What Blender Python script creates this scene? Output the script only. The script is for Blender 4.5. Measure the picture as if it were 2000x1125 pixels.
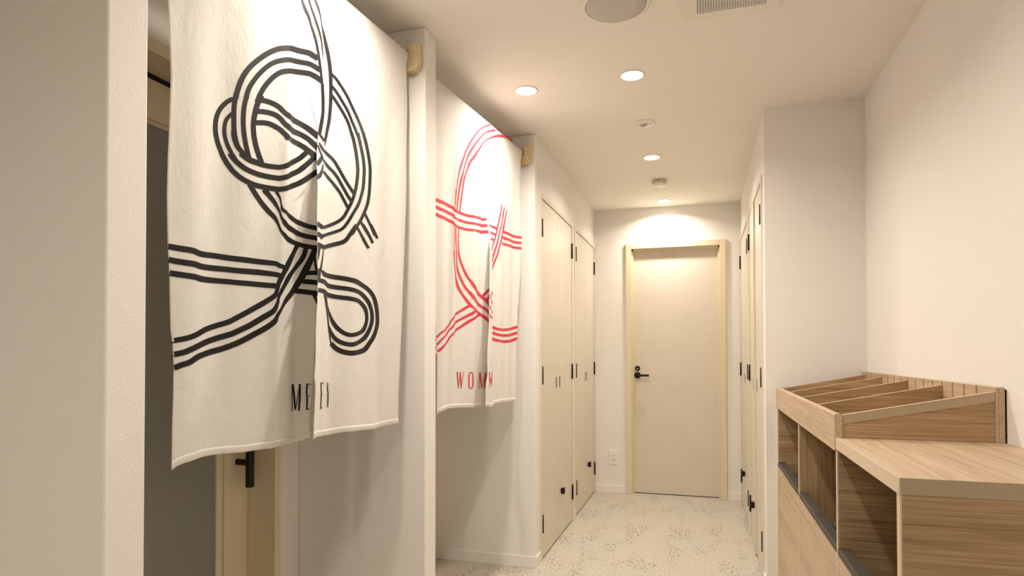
import bpy, bmesh, math, random
import numpy as np
from mathutils import Vector, Matrix

for o in list(bpy.data.objects):
    bpy.data.objects.remove(o)
SC = bpy.context.scene
COL = SC.collection
PI = math.pi

# ------------------------------------------------------------------ camera
CZ = 1.1814
YAW, PITCH, ROLL = 0.2930, 0.0150, -0.0012
cam = bpy.data.cameras.new('camera'); cam_o = bpy.data.objects.new('camera', cam); COL.objects.link(cam_o)
cam.sensor_width = 36.0; cam.lens = 36.0*1230.37/2000.0
cam.shift_x = -0.25/2000.0; cam.shift_y = 108.8/2000.0
cam.clip_start = 0.02; cam.clip_end = 100
_r = Vector((math.cos(YAW), math.sin(YAW), 0))
_d = Vector((-math.sin(YAW), math.cos(YAW), 0))
_f = _d*math.cos(PITCH)+Vector((0, 0, math.sin(PITCH)))
_u = -_d*math.sin(PITCH)+Vector((0, 0, math.cos(PITCH)))
_rr = _r*math.cos(ROLL)+_u*math.sin(ROLL)
_uu = -_r*math.sin(ROLL)+_u*math.cos(ROLL)
M = Matrix((_rr, _uu, -_f)).transposed().to_4x4(); M.translation = (0, 0, CZ)
cam_o.matrix_world = M
SC.camera = cam_o

# ------------------------------------------------------------------ world, exposure, lamp settings
w = bpy.data.worlds.new('world'); SC.world = w; w.use_nodes = True
w.node_tree.nodes['Background'].inputs[0].default_value = (1.0, 0.86, 0.70, 1)
w.node_tree.nodes['Background'].inputs[1].default_value = 0.02
vs = SC.view_settings
vs.view_transform = 'Standard'; vs.look = 'None'; vs.gamma = 1.0; vs.use_curve_mapping = False
vs.exposure = 0.0
LAMP_W = 8.6                       # watts of one downlight
LAMP_COL = (1.0, 0.915, 0.80)
H = 2.40                            # ceiling height

# plan (metres, camera stands over the origin)
XL, YF, XR, Y2, YS, XRW = -0.8837, 5.372, 0.301, 3.369, 3.356, 0.7514
X1, Y1, T1 = -0.9817, 2.140, 0.098
X0, Y0, T0 = -1.080, 0.917, 0.092
XA = -1.525                         # rear wall of the two entrance niches
XW, YB = -2.9, -2.4                 # far left wall, wall behind the camera

# ------------------------------------------------------------------ materials
def nd(nt, typ, **kw):
    n = nt.nodes.new(typ)
    for k, v in kw.items():
        if k in n.inputs: n.inputs[k].default_value = v
        else: setattr(n, k, v)
    return n
def base_mat(name, col, rough=0.6, spec=0.4, metal=0.0):
    m = bpy.data.materials.new(name); m.use_nodes = True
    b = m.node_tree.nodes['Principled BSDF']
    b.inputs['Base Color'].default_value = (*col, 1); b.inputs['Roughness'].default_value = rough
    b.inputs['Specular IOR Level'].default_value = spec; b.inputs['Metallic'].default_value = metal
    return m, m.node_tree, b
def bump(nt, b, scale, dist, strength=1.0, detail=2.0, stretch=(1, 1, 1), rough=0.5):
    g = nt.nodes.new('ShaderNodeNewGeometry')
    mp = nt.nodes.new('ShaderNodeMapping'); mp.inputs['Scale'].default_value = stretch
    n = nt.nodes.new('ShaderNodeTexNoise'); n.inputs['Scale'].default_value = scale
    n.inputs['Detail'].default_value = detail; n.inputs['Roughness'].default_value = rough
    bp = nt.nodes.new('ShaderNodeBump'); bp.inputs['Distance'].default_value = dist; bp.inputs['Strength'].default_value = strength
    nt.links.new(g.outputs['Position'], mp.inputs['Vector']); nt.links.new(mp.outputs[0], n.inputs['Vector'])
    nt.links.new(n.outputs['Fac'], bp.inputs['Height']); nt.links.new(bp.outputs[0], b.inputs['Normal'])
    return n
def plain(name, col, rough=0.5, spec=0.4, metal=0.0, var=0.04, bscale=180, bdist=0.0002):
    """paint, plastic or metal with a faint procedural mottle and relief"""
    m, nt, b = base_mat(name, col, rough, spec, metal)
    n = bump(nt, b, bscale, bdist)
    mx = nt.nodes.new('ShaderNodeMix'); mx.data_type = 'RGBA'
    mx.inputs['A'].default_value = (*[c*(1-var) for c in col], 1); mx.inputs['B'].default_value = (*[min(1, c*(1+var)) for c in col], 1)
    g = nt.nodes.new('ShaderNodeNewGeometry')
    n2 = nt.nodes.new('ShaderNodeTexNoise'); n2.inputs['Scale'].default_value = 5.0
    nt.links.new(g.outputs['Position'], n2.inputs['Vector']); nt.links.new(n2.outputs['Fac'], mx.inputs['Factor'])
    nt.links.new(mx.outputs['Result'], b.inputs['Base Color'])
    return m
def wallpaper(name, col, dist=0.0011):
    m, nt, b = base_mat(name, col, 0.85, 0.2)
    g = nt.nodes.new('ShaderNodeNewGeometry')
    n = nt.nodes.new('ShaderNodeTexNoise'); n.inputs['Scale'].default_value = 210; n.inputs['Detail'].default_value = 3
    v = nt.nodes.new('ShaderNodeTexNoise'); v.inputs['Scale'].default_value = 640
    a = nt.nodes.new('ShaderNodeMath'); a.operation = 'MULTIPLY_ADD'; a.inputs[1].default_value = 0.35
    nt.links.new(g.outputs['Position'], n.inputs['Vector']); nt.links.new(g.outputs['Position'], v.inputs['Vector'])
    nt.links.new(v.outputs['Fac'], a.inputs[0]); nt.links.new(n.outputs['Fac'], a.inputs[2])
    bp = nt.nodes.new('ShaderNodeBump'); bp.inputs['Distance'].default_value = dist; bp.inputs['Strength'].default_value = 0.7
    nt.links.new(a.outputs[0], bp.inputs['Height']); nt.links.new(bp.outputs[0], b.inputs['Normal'])
    return m
def wood(name, axis, dark=1.0, c_lo=(0.34, 0.235, 0.145), c_mid=(0.51, 0.375, 0.25), c_hi=(0.62, 0.475, 0.335), k=1.0):
    m, nt, b = base_mat(name, c_mid, 0.48, 0.35)
    s = {'x': (0.40, 19, 19), 'y': (19, 0.40, 19), 'z': (19, 19, 0.40)}[axis]
    g = nt.nodes.new('ShaderNodeNewGeometry')
    mp = nt.nodes.new('ShaderNodeMapping'); mp.inputs['Scale'].default_value = s
    nt.links.new(g.outputs['Position'], mp.inputs['Vector'])
    n1 = nd(nt, 'ShaderNodeTexNoise', Scale=2.6*k, Detail=5.0, Roughness=0.62, Distortion=0.35)
    n2 = nd(nt, 'ShaderNodeTexNoise', Scale=15.0*k, Detail=3.0, Roughness=0.6)
    n3 = nd(nt, 'ShaderNodeTexNoise', Scale=0.55*k, Detail=2.0)
    for n in (n1, n2, n3): nt.links.new(mp.outputs[0], n.inputs['Vector'])
    r = nt.nodes.new('ShaderNodeValToRGB'); e = r.color_ramp.elements
    e[0].position = 0.36; e[0].color = (*[c*dark for c in c_lo], 1)
    e[1].position = 0.64; e[1].color = (*[c*dark for c in c_hi], 1)
    q = e.new(0.49); q.color = (*[c*dark for c in c_mid], 1)
    a = nt.nodes.new('ShaderNodeMath'); a.operation = 'MULTIPLY_ADD'; a.inputs[1].default_value = 0.42
    a2 = nt.nodes.new('ShaderNodeMath'); a2.operation = 'MULTIPLY_ADD'; a2.inputs[1].default_value = 0.40; a2.inputs[2].default_value = 0.08
    a3 = nt.nodes.new('ShaderNodeMath'); a3.operation = 'MULTIPLY_ADD'; a3.inputs[1].default_value = 0.30
    nt.links.new(n1.outputs['Fac'], a2.inputs[0]); nt.links.new(a2.outputs[0], a.inputs[2]); nt.links.new(n2.outputs['Fac'], a.inputs[0])
    nt.links.new(n3.outputs['Fac'], a3.inputs[0]); nt.links.new(a.outputs[0], a3.inputs[2])
    a4 = nt.nodes.new('ShaderNodeMath'); a4.operation = 'SUBTRACT'; a4.inputs[1].default_value = 0.13
    nt.links.new(a3.outputs[0], a4.inputs[0]); nt.links.new(a4.outputs[0], r.inputs[0])
    nt.links.new(r.outputs[0], b.inputs['Base Color'])
    bp = nt.nodes.new('ShaderNodeBump'); bp.inputs['Distance'].default_value = 0.0004; bp.inputs['Strength'].default_value = 0.5
    nt.links.new(n2.outputs['Fac'], bp.inputs['Height']); nt.links.new(bp.outputs[0], b.inputs['Normal'])
    return m
def carpet():
    m, nt, b = base_mat('carpet', (0.5, 0.42, 0.32), 0.95, 0.1)
    g = nt.nodes.new('ShaderNodeNewGeometry')
    def noise(scale, st=(1, 1, 1), detail=3.0, rough=0.6):
        mp = nt.nodes.new('ShaderNodeMapping'); mp.inputs['Scale'].default_value = st
        n = nd(nt, 'ShaderNodeTexNoise', Scale=scale, Detail=detail, Roughness=rough)
        nt.links.new(g.outputs['Position'], mp.inputs['Vector']); nt.links.new(mp.outputs[0], n.inputs['Vector']); return n
    def ramp(src, stops):
        r = nt.nodes.new('ShaderNodeValToRGB'); e = r.color_ramp.elements
        e[0].position, e[0].color = stops[0][0], (*stops[0][1], 1)
        e[1].position, e[1].color = stops[-1][0], (*stops[-1][1], 1)
        for p, c in stops[1:-1]:
            q = e.new(p); q.color = (*c, 1)
        nt.links.new(src, r.inputs[0]); return r
    def mix(f, a, c):
        mx = nt.nodes.new('ShaderNodeMix'); mx.data_type = 'RGBA'
        nt.links.new(f, mx.inputs['Factor'])
        for k, v in (('A', a), ('B', c)):
            if isinstance(v, tuple): mx.inputs[k].default_value = (*v, 1)
            else: nt.links.new(v, mx.inputs[k])
        return mx
    fine = noise(130, (1.2, 0.7, 1), 3.0, 0.75)                     # loop pile
    base = ramp(fine.outputs['Fac'], [(0.34, (0.32, 0.29, 0.235)), (0.50, (0.51, 0.47, 0.395)), (0.64, (0.70, 0.665, 0.59))])
    warm = ramp(fine.outputs['Fac'], [(0.34, (0.37, 0.315, 0.245)), (0.50, (0.545, 0.48, 0.39)), (0.64, (0.67, 0.605, 0.505))])
    # half-metre carpet tiles differ a little from one another
    sn = nt.nodes.new('ShaderNodeVectorMath'); sn.operation = 'SNAP'; sn.inputs[1].default_value = (0.5, 0.5, 50.0)
    nt.links.new(g.outputs['Position'], sn.inputs[0])
    wn = nt.nodes.new('ShaderNodeTexWhiteNoise'); nt.links.new(sn.outputs[0], wn.inputs[0])
    big = noise(3.0, (1.3, 0.7, 1), 4.0)
    tl = nt.nodes.new('ShaderNodeMath'); tl.operation = 'MULTIPLY_ADD'; tl.inputs[1].default_value = 0.14
    nt.links.new(wn.outputs['Value'], tl.inputs[0]); nt.links.new(big.outputs['Fac'], tl.inputs[2])
    bf = ramp(tl.outputs[0], [(0.48, (0, 0, 0)), (0.66, (1, 1, 1))])
    m1 = mix(bf.outputs[0], base.outputs[0], warm.outputs[0])
    fl = noise(62, (1.25, 0.6, 1), 2.0, 0.6)                        # grey blue flecks, elongated along the corridor
    reg = noise(4.2, (1.9, 0.75, 1), 2.0)                           # where they gather
    ff = ramp(fl.outputs['Fac'], [(0.53, (0, 0, 0)), (0.585, (1, 1, 1))])
    rf = ramp(reg.outputs['Fac'], [(0.50, (0.05, 0.05, 0.05)), (0.60, (0.85, 0.85, 0.85))])
    mu = nt.nodes.new('ShaderNodeMath'); mu.operation = 'MULTIPLY'
    nt.links.new(ff.outputs[0], mu.inputs[0]); nt.links.new(rf.outputs[0], mu.inputs[1])
    m2 = mix(mu.outputs[0], m1.outputs['Result'], (0.235, 0.235, 0.225))
    lf = noise(75, (0.9, 0.8, 1), 3.0, 0.7)
    l2 = ramp(lf.outputs['Fac'], [(0.50, (0, 0, 0)), (0.68, (0.55, 0.55, 0.55))])
    m3 = mix(l2.outputs[0], m2.outputs['Result'], (0.72, 0.675, 0.59))
    nt.links.new(m3.outputs['Result'], b.inputs['Base Color'])
    bp = nt.nodes.new('ShaderNodeBump'); bp.inputs['Distance'].default_value = 0.004; bp.inputs['Strength'].default_value = 0.6
    nt.links.new(fine.outputs['Fac'], bp.inputs['Height']); nt.links.new(bp.outputs[0], b.inputs['Normal'])
    return m
def cloth_mat():
    m, nt, b = base_mat('cotton', (0.94, 0.92, 0.89), 0.9, 0.1)
    g = nt.nodes.new('ShaderNodeNewGeometry')
    mp = nt.nodes.new('ShaderNodeMapping'); mp.inputs['Scale'].default_value = (1, 1.3, 0.7); mp.inputs['Rotation'].default_value = (0.5, 0, 0)
    n = nd(nt, 'ShaderNodeTexNoise', Scale=9.0, Detail=9.0, Roughness=0.66, Distortion=0.25)
    mp2 = nt.nodes.new('ShaderNodeMapping'); mp2.inputs['Scale'].default_value = (1, 1.0, 1.0)
    n2 = nd(nt, 'ShaderNodeTexNoise', Scale=900.0, Detail=1.0)
    nt.links.new(g.outputs['Position'], mp.inputs['Vector']); nt.links.new(mp.outputs[0], n.inputs['Vector']); nt.links.new(g.outputs['Position'], n2.inputs['Vector'])
    b1 = nt.nodes.new('ShaderNodeBump'); b1.inputs['Distance'].default_value = 0.010; b1.inputs['Strength'].default_value = 0.6
    b2 = nt.nodes.new('ShaderNodeBump'); b2.inputs['Distance'].default_value = 0.0003; b2.inputs['Strength'].default_value = 0.5
    nt.links.new(n.outputs['Fac'], b1.inputs['Height']); nt.links.new(n2.outputs['Fac'], b2.inputs['Height'])
    nt.links.new(b1.outputs[0], b2.inputs['Normal']); nt.links.new(b2.outputs[0], b.inputs['Normal'])
    tr = nt.nodes.new('ShaderNodeBsdfTranslucent'); tr.inputs['Color'].default_value = (0.92, 0.87, 0.78, 1)
    mx = nt.nodes.new('ShaderNodeMixShader'); mx.inputs[0].default_value = 0.34
    nt.links.new(b.outputs[0], mx.inputs[1]); nt.links.new(tr.outputs[0], mx.inputs[2])
    nt.links.new(mx.outputs[0], nt.nodes['Material Output'].inputs['Surface'])
    return m
def emit(name, col, s):
    m, nt, b = base_mat(name, (0.8, 0.8, 0.8))
    b.inputs['Emission Color'].default_value = (*col, 1); b.inputs['Emission Strength'].default_value = s
    return m

MW = wallpaper('wallpaper_white', (0.84, 0.808, 0.765))
MCEIL = wallpaper('ceiling_paper', (0.87, 0.825, 0.76), 0.0006)
MBASE = plain('vinyl_skirting', (0.86, 0.82, 0.78), 0.45, 0.4)
MCREAM = plain('cream_painted_steel', (0.70, 0.635, 0.53), 0.38, 0.45)
MDOOR = plain('greige_painted_door', (0.68, 0.61, 0.52), 0.42, 0.4)
MFRAME = plain('cream_door_frame', (0.74, 0.64, 0.46), 0.4, 0.4)
MBLACK = plain('black_metal', (0.010, 0.009, 0.008), 0.45, 0.25)
MDARK = plain('dark_gap', (0.016, 0.012, 0.009), 1.0, 0.0)
MGLASS = plain('frosted_grey_glass', (0.25, 0.25, 0.22), 0.35, 0.5)
MWHITE = plain('white_plastic', (0.84, 0.81, 0.76), 0.4, 0.4)
MSPK = plain('speaker_mesh', (0.58, 0.55, 0.50), 0.7, 0.3, bscale=900, bdist=0.0006)
MCARPET = carpet()
_side_shade = ((0.19, 0.112, 0.050), (0.37, 0.24, 0.125), (0.52, 0.37, 0.215))  # same laminate, toned darker on side faces as painted-in shade; heavier grain
WX, WY, WZ = wood('oak_grain_across', 'x', 1.0, *_side_shade), wood('oak_grain_along', 'y'), wood('oak_grain_upright', 'z', 1.0, *_side_shade)
WEDGE = plain('oak_edge_band', (0.66, 0.53, 0.39), 0.5, 0.3)
WTRIM = plain('oak_trim_band', (0.44, 0.345, 0.235), 0.5, 0.3)
WOAK = wood('solid_oak_bracket', 'z', 1.0, (0.60, 0.43, 0.23), (0.73, 0.56, 0.33), (0.80, 0.66, 0.43), 2.0)
WPLUG = plain('oak_plug', (0.80, 0.64, 0.38), 0.5, 0.3)
WPOLE = wood('pole_wood', 'y', 1.0, (0.46, 0.30, 0.14), (0.60, 0.42, 0.20), (0.68, 0.50, 0.28), 2.0)
MALU = plain('dark_anodised_aluminium', (0.058, 0.050, 0.041), 0.5, 0.25, 0.0)
MCLOTH = cloth_mat()
MINKB = plain('black_textile_ink', (0.013, 0.011, 0.011), 0.6, 0.25, var=0.1)
MINKR = plain('red_textile_ink', (0.64, 0.04, 0.065), 0.6, 0.4, var=0.05)
MLENS = emit('lit_lens', (1.0, 0.93, 0.82), 25.0)

# ------------------------------------------------------------------ mesh helpers
def box(bm, x0, x1, y0, y1, z0, z1):
    v = [bm.verts.new(p) for p in ((x0, y0, z0), (x1, y0, z0), (x1, y1, z0), (x0, y1, z0), (x0, y0, z1), (x1, y0, z1), (x1, y1, z1), (x0, y1, z1))]
    for f in ((0, 3, 2, 1), (4, 5, 6, 7), (0, 1, 5, 4), (1, 2, 6, 5), (2, 3, 7, 6), (3, 0, 4, 7)): bm.faces.new([v[i] for i in f])
def cyl(bm, p0, p1, r0, r1=None, n=24):
    p0, p1 = Vector(p0), Vector(p1); r1 = r0 if r1 is None else r1
    d = (p1-p0).normalized(); a = d.orthogonal().normalized(); c = d.cross(a)
    A = [bm.verts.new(p0+(a*math.cos(2*PI*i/n)+c*math.sin(2*PI*i/n))*r0) for i in range(n)]
    B = [bm.verts.new(p1+(a*math.cos(2*PI*i/n)+c*math.sin(2*PI*i/n))*r1) for i in range(n)]
    for i in range(n):
        f = bm.faces.new((A[i], A[(i+1) % n], B[(i+1) % n], B[i])); f.smooth = True
    bm.faces.new(A[::-1]); bm.faces.new(B)
def lathe(bm, c, prof, n=40, axis='z'):
    """prof: list of (radius, height) around a vertical axis through c"""
    rings = []
    for r, h in prof:
        rings.append([bm.verts.new((c[0]+r*math.cos(2*PI*i/n), c[1]+r*math.sin(2*PI*i/n), c[2]+h)) for i in range(n)] if r > 1e-6 else [bm.verts.new((c[0], c[1], c[2]+h))])
    for a, b in zip(rings, rings[1:]):
        for i in range(n):
            j = (i+1) % n
            if len(a) == 1 and len(b) == 1: continue
            if len(a) == 1: f = bm.faces.new((a[0], b[j], b[i]))
            elif len(b) == 1: f = bm.faces.new((a[i], a[j], b[0]))
            else: f = bm.faces.new((a[i], a[j], b[j], b[i]))
            f.smooth = True
def prism(bm, poly, axis, a0, a1):
    """poly in the two other axes (in xyz order), extruded from a0 to a1 along axis"""
    def P(u, v, a): return {'x': (a, u, v), 'y': (u, a, v), 'z': (u, v, a)}[axis]
    A = [bm.verts.new(P(u, v, a0)) for u, v in poly]; B = [bm.verts.new(P(u, v, a1)) for u, v in poly]
    n = len(poly)
    for i in range(n): bm.faces.new((A[i], A[(i+1) % n], B[(i+1) % n], B[i]))
    bm.faces.new(A[::-1]); bm.faces.new(B)
def mk(name, bm, mat, parent=None, bevel=0.0, loc=None):
    bmesh.ops.recalc_face_normals(bm, faces=bm.faces[:])
    me = bpy.data.meshes.new(name); bm.to_mesh(me); bm.free()
    me.materials.append(mat)
    o = bpy.data.objects.new(name, me); COL.objects.link(o)
    if parent is not None:
        o.parent = parent
        L = Vector((0, 0, 0)); p = parent
        while p is not None: L += p.location; p = p.parent
        me.transform(Matrix.Translation(-L))                       # world-built geometry into the parent's frame
    if bevel:
        md = o.modifiers.new('bevel', 'BEVEL'); md.width = bevel; md.segments = 2; md.limit_method = 'ANGLE'; md.angle_limit = 0.7
    return o
def B(*boxes):
    bm = bmesh.new()
    for b in boxes: box(bm, *b)
    return bm
def thing(name, label, cat, loc, group=None, kind=None):
    o = bpy.data.objects.new(name, None); COL.objects.link(o); o.location = loc; o.empty_display_size = 0.1
    if label: o['label'] = label
    if cat: o['category'] = cat
    if group: o['group'] = group
    if kind: o['kind'] = kind
    return o
def tag(o, label, cat, group=None):
    o['label'] = label; o['category'] = cat
    if group: o['group'] = group
    return o
def struct(name, bm, m, bevel=0.0):
    o = mk(name, bm, m, None, bevel); o['kind'] = 'structure'; return o

# ------------------------------------------------------------------ the shell
struct('floor', B((XW, 0.8, YB, YF+0.15, -0.10, 0.0)), MCARPET)
struct('ceiling', B((XW, 0.8, YB, YF+0.15, H, H+0.10)), MCEIL)
DX0, DX1, DZ = -0.592, 0.164, 2.080                              # far door opening
struct('wall_far', B((XL-0.1, DX0, YF, YF+0.15, 0, H), (DX1, XR+0.1, YF, YF+0.15, 0, H), (DX0, DX1, YF, YF+0.15, DZ, H)), MW)
CLO = [(3.468, 4.408), (4.476, 5.362)]                            # closets, the same on both sides of the corridor
def wall_with_niches(x0, x1, ya):
    bs = []; y = ya
    for a, b in CLO:
        bs.append((x0, x1, y, a+0.012, 0, H)); bs.append((x0, x1, a+0.012, b-0.012, 2.088, H)); y = b-0.012
    bs.append((x0, x1, y, YF, 0, H))
    return B(*bs)
struct('wall_left', wall_with_niches(XL-0.10, XL, Y2+0.10), MW)
struct('wall_right_corridor', wall_with_niches(XR, XR+0.10, YS+0.08), MW)
struct('wall_niche_end', B((XA, XL, Y2, Y2+0.10, 0, H)), MW, 0.004)
struct('wall_right_return', B((XR, XRW, YS, YS+0.08, 0, H)), MW)
struct('wall_right', B((XRW, XRW+0.08, YB, YS+0.08, 0, H)), MW)
struct('wall_partition_middle', B((XA, X1, Y1, Y1+T1, 0, H)), MW, 0.004)
struct('wall_partition_near', B((XW, X0, Y0, Y0+T0, 0, H)), MW, 0.004)
struct('wall_back', B((XW, 0.8, YB-0.1, YB, 0, H)), MW)
struct('wall_far_left', B((XW-0.1, XW, YB, Y0+T0, 0, H)), MW)
# rear wall of the niches, with the opening of the sliding door in the first one
SY0, SY1, SZ = 1.12, 1.985, 2.054
struct('wall_niche_rear', B((XA-0.18, XA, Y0+T0, SY0-0.01, 0, H), (XA-0.18, XA, SY1+0.01, Y2, 0, H), (XA-0.18, XA, SY0-0.01, SY1+0.01, SZ+0.012, H), (XA-0.19, XA-0.18, SY0-0.05, SY1+0.05, 0, H)), MW)

# baseboards
BH = 0.062; BT = 0.007
def board(name, *b): return struct(name, B(*b), MBASE, 0.0015)
board('baseboard_far', (XL+0.001, -0.6135, YF-BT, YF, 0, BH), (0.186, XR, YF-BT, YF, 0, BH))
board('baseboard_left', (XL, XL+BT, Y2-BT, CLO[0][0], 0, BH), (XL, XL+BT, CLO[0][1], CLO[1][0], 0, BH))
board('baseboard_niche', (XA, XL, Y2-BT, Y2, 0, BH))
board('baseboard_right_corridor', (XR-BT, XR, YS-BT, CLO[0][0], 0, BH), (XR-BT, XR, CLO[0][1], CLO[1][0], 0, BH))
board('baseboard_partition_middle', (XA, X1, Y1-BT, Y1, 0, BH), (X1, X1+BT, Y1-BT, Y1+T1+BT, 0, BH), (XA, X1, Y1+T1, Y1+T1+BT, 0, BH))
board('baseboard_partition_near', (XW, X0, Y0-BT, Y0, 0, BH), (X0, X0+BT, Y0-BT, Y0+T0+BT, 0, BH))
board('baseboard_right', (XRW-BT, XRW, YB, 1.33, 0, BH))

# ------------------------------------------------------------------ door at the corridor's end
d = thing('door_1', 'beige flush door with a cream frame and black lever handle at the corridor end', None, ((DX0+DX1)/2, YF, 0), kind='structure')
fy0, fy1 = YF-0.020, YF+0.060
ix0, ix1, iz = -0.568, 0.139, 2.056
bm = B((-0.613, ix0, fy0, fy1, 0, 2.102), (ix1, 0.186, fy0, fy1, 0, 2.102), (ix0, ix1, fy0, fy1, iz, 2.102))
mk('door_frame', bm, MFRAME, d, 0.002)
mk('door_stop', B((ix0, ix0+0.014, YF+0.012, fy1, 0, iz), (ix1-0.014, ix1, YF+0.012, fy1, 0, iz), (ix0, ix1, YF+0.012, fy1, iz-0.014, iz)), MFRAME, d, 0.001)
leaf = mk('door_leaf', B((ix0+0.003, ix1-0.003, YF+0.036, YF+0.074, 0.007, iz-0.003)), MDOOR, d, 0.001)
hd = bmesh.new(); hx, hz, ly = -0.524, 0.994, YF+0.036
cyl(hd, (hx, ly, hz), (hx, ly-0.010, hz), 0.0265, n=32); cyl(hd, (hx, ly-0.008, hz), (hx, ly-0.052, hz), 0.0095)
cyl(hd, (hx-0.006, ly-0.046, hz), (hx+0.098, ly-0.046, hz), 0.0095)
mk('lever_handle', hd, MBLACK, d, 0.001)
hd = bmesh.new(); cyl(hd, (hx, ly, 1.052), (hx, ly-0.012, 1.052), 0.0215, 0.020, 32)
lk = mk('lock_cylinder', hd, MBLACK, d, 0.001)
hd = bmesh.new(); cyl(hd, (hx, ly-0.0115, 1.050), (hx, ly-0.0135, 1.050), 0.006)
mk('keyway', hd, plain('steel', (0.6, 0.58, 0.55), 0.3, 0.5, 0.8), lk)

# ------------------------------------------------------------------ sliding door in the first niche
d = thing('door_2', 'sliding door of grey frosted glass with a cream frame and long black bar handle', None, (XA, (SY0+SY1)/2, 0), kind='structure')
xr = -1.634
bm = B((xr-0.04, XA+0.0005, SY1, SY1+0.009, 0, SZ), (XA+0.0005, XA+0.010, SY1, SY1+0.033, 0, SZ+0.041), (xr-0.04, XA+0.0005, SY0-0.009, SY0, 0, SZ), (XA+0.0005, XA+0.010, SY0-0.035, SY0, 0, SZ+0.041), (xr-0.04, XA+0.0005, SY0, SY1, SZ, SZ+0.010), (XA+0.0005, XA+0.010, SY0, SY1, SZ, SZ+0.041))
mk('door_frame', bm, MFRAME, d, 0.0015)
mk('track', B((xr-0.030, xr-0.005, SY0, SY1, SZ-0.019, SZ-0.0005)), MBLACK, d)
mk('stile', B((xr-0.035, xr, 1.862, SY1-0.002, 0.01, 2.035)), MFRAME, d, 0.0015)
mk('stile', B((xr-0.035, xr, SY0+0.002, SY0+0.10, 0.01, 2.035)), MFRAME, d, 0.0015)
mk('top_rail', B((xr-0.035, xr, SY0+0.10, 1.862, 1.911, 2.035)), MFRAME, d, 0.0015)
mk('glass_bead', B((xr-0.030, xr-0.008, 1.832, 1.862, 0.12, 1.911), (xr-0.030, xr-0.008, SY0+0.10, 1.862, 1.897, 1.911)), MFRAME, d, 0.001)
mk('glass_panel', B((xr-0.024, xr-0.016, SY0+0.10, 1.832, 0.12, 1.900)), MGLASS, d)
mk('bottom_rail', B((xr-0.035, xr, SY0+0.10, 1.862, 0.01, 0.12)), MFRAME, d, 0.0015)
hd = bmesh.new(); xb = -1.578
cyl(hd, (xb, 1.925, 0.696), (xb, 1.925, 1.30), 0.0150)
for z in (0.784, 1.21): cyl(hd, (xr, 1.925, z), (xb, 1.925, z), 0.0115)
mk('bar_handle', hd, MBLACK, d, 0.001)

# ------------------------------------------------------------------ closets with hinged leaves
def closet(y0, y1, side, split, label, knob_y, slots, ajar=0.0):
    xw = XL if side > 0 else XR
    t = thing('closet', label, 'closet', (xw, (y0+y1)/2, 0), 'closets along the corridor')
    X = lambda a, b: (min(xw+side*a, xw+side*b), max(xw+side*a, xw+side*b))
    fw = 0.034
    fx = X(-0.055, 0.008)
    mk('closet_frame', B((*fx, y0, y0+fw, 0, 2.10), (*fx, y1-fw, y1, 0, 2.10), (*fx, y0+fw, y1-fw, 2.10-fw+0.008, 2.10)), MCREAM, t, 0.0015)
    mk('back_panel', B((*X(-0.055, -0.045), y0+fw, y1-fw, 0, 2.074)), MDARK, t)
    hx = X(-0.004, 0.0125)
    for k, (a, b) in enumerate(((y0+fw+0.003, split-0.002), (split+0.002, y1-fw-0.003))):
        lf = mk('door_leaf', B((*X(-0.020, 0.002), a, b, 0.010, 2.070)), MCREAM, t, 0.0015)
        yh = a-0.001 if k == 0 else b+0.001
        for z0 in (0.155, 1.002, 1.850):
            bm = bmesh.new(); cyl(bm, (xw+side*0.0075, yh, z0), (xw+side*0.0075, yh, z0+0.104), 0.0065, n=12)
            mk('hinge', bm, MBLACK, lf)
        for s in slots:
            if a < s < b: mk('finger_slot', B((*X(0.0015, 0.0028), s-0.009, s+0.009, 0.963, 1.031)), MDARK, lf)
        if a < knob_y < b:
            bm = bmesh.new()
            x0_, x1_ = xw+side*0.002, xw+side*0.026
            q0 = [(knob_y-0.010, 0.272), (knob_y+0.010, 0.272), (knob_y+0.010, 0.304), (knob_y-0.010, 0.304)]
            q1 = [(knob_y-0.014, 0.268), (knob_y+0.014, 0.268), (knob_y+0.014, 0.312), (knob_y-0.014, 0.312)]
            A = [bm.verts.new((x0_, u, v)) for u, v in q0]; C = [bm.verts.new((x1_, u, v)) for u, v in q1]
            for i in range(4): bm.faces.new((A[i], A[(i+1) % 4], C[(i+1) % 4], C[i]))
            bm.faces.new(A); bm.faces.new(C)
            mk('knob', bm, MBLACK, lf, 0.003)
        if ajar and k == 1:
            # far leaf stands slightly open about its hinge edge
            R_ = Matrix.Translation((xw, yh, 0)) @ Matrix.Rotation(side*ajar, 4, 'Z') @ Matrix.Translation((-xw, -yh, 0))
            loc = Vector(t.location)
            Rl = Matrix.Translation(-loc) @ R_ @ Matrix.Translation(loc)
            lf.data.transform(Rl)
            for ch in lf.children: ch.data.transform(Rl)
    return t
closet(*CLO[0], 1, 3.937, 'cream double-leaf closet in the left corridor wall, nearer the women curtain', 4.019, (3.887, 3.983))
closet(*CLO[1], 1, 4.944, 'cream double-leaf closet in the left corridor wall, beside the end door', 5.027, (4.909, 4.979))
closet(*CLO[0], -1, 3.930, 'cream closet in the right corridor wall nearest the wooden cabinets, one leaf slightly ajar', 3.965, (3.855, 4.035), 0.022)
closet(*CLO[1], -1, 4.925, 'cream double-leaf closet in the right corridor wall, nearer the end door', 4.965, (4.875, 4.975))

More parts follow.
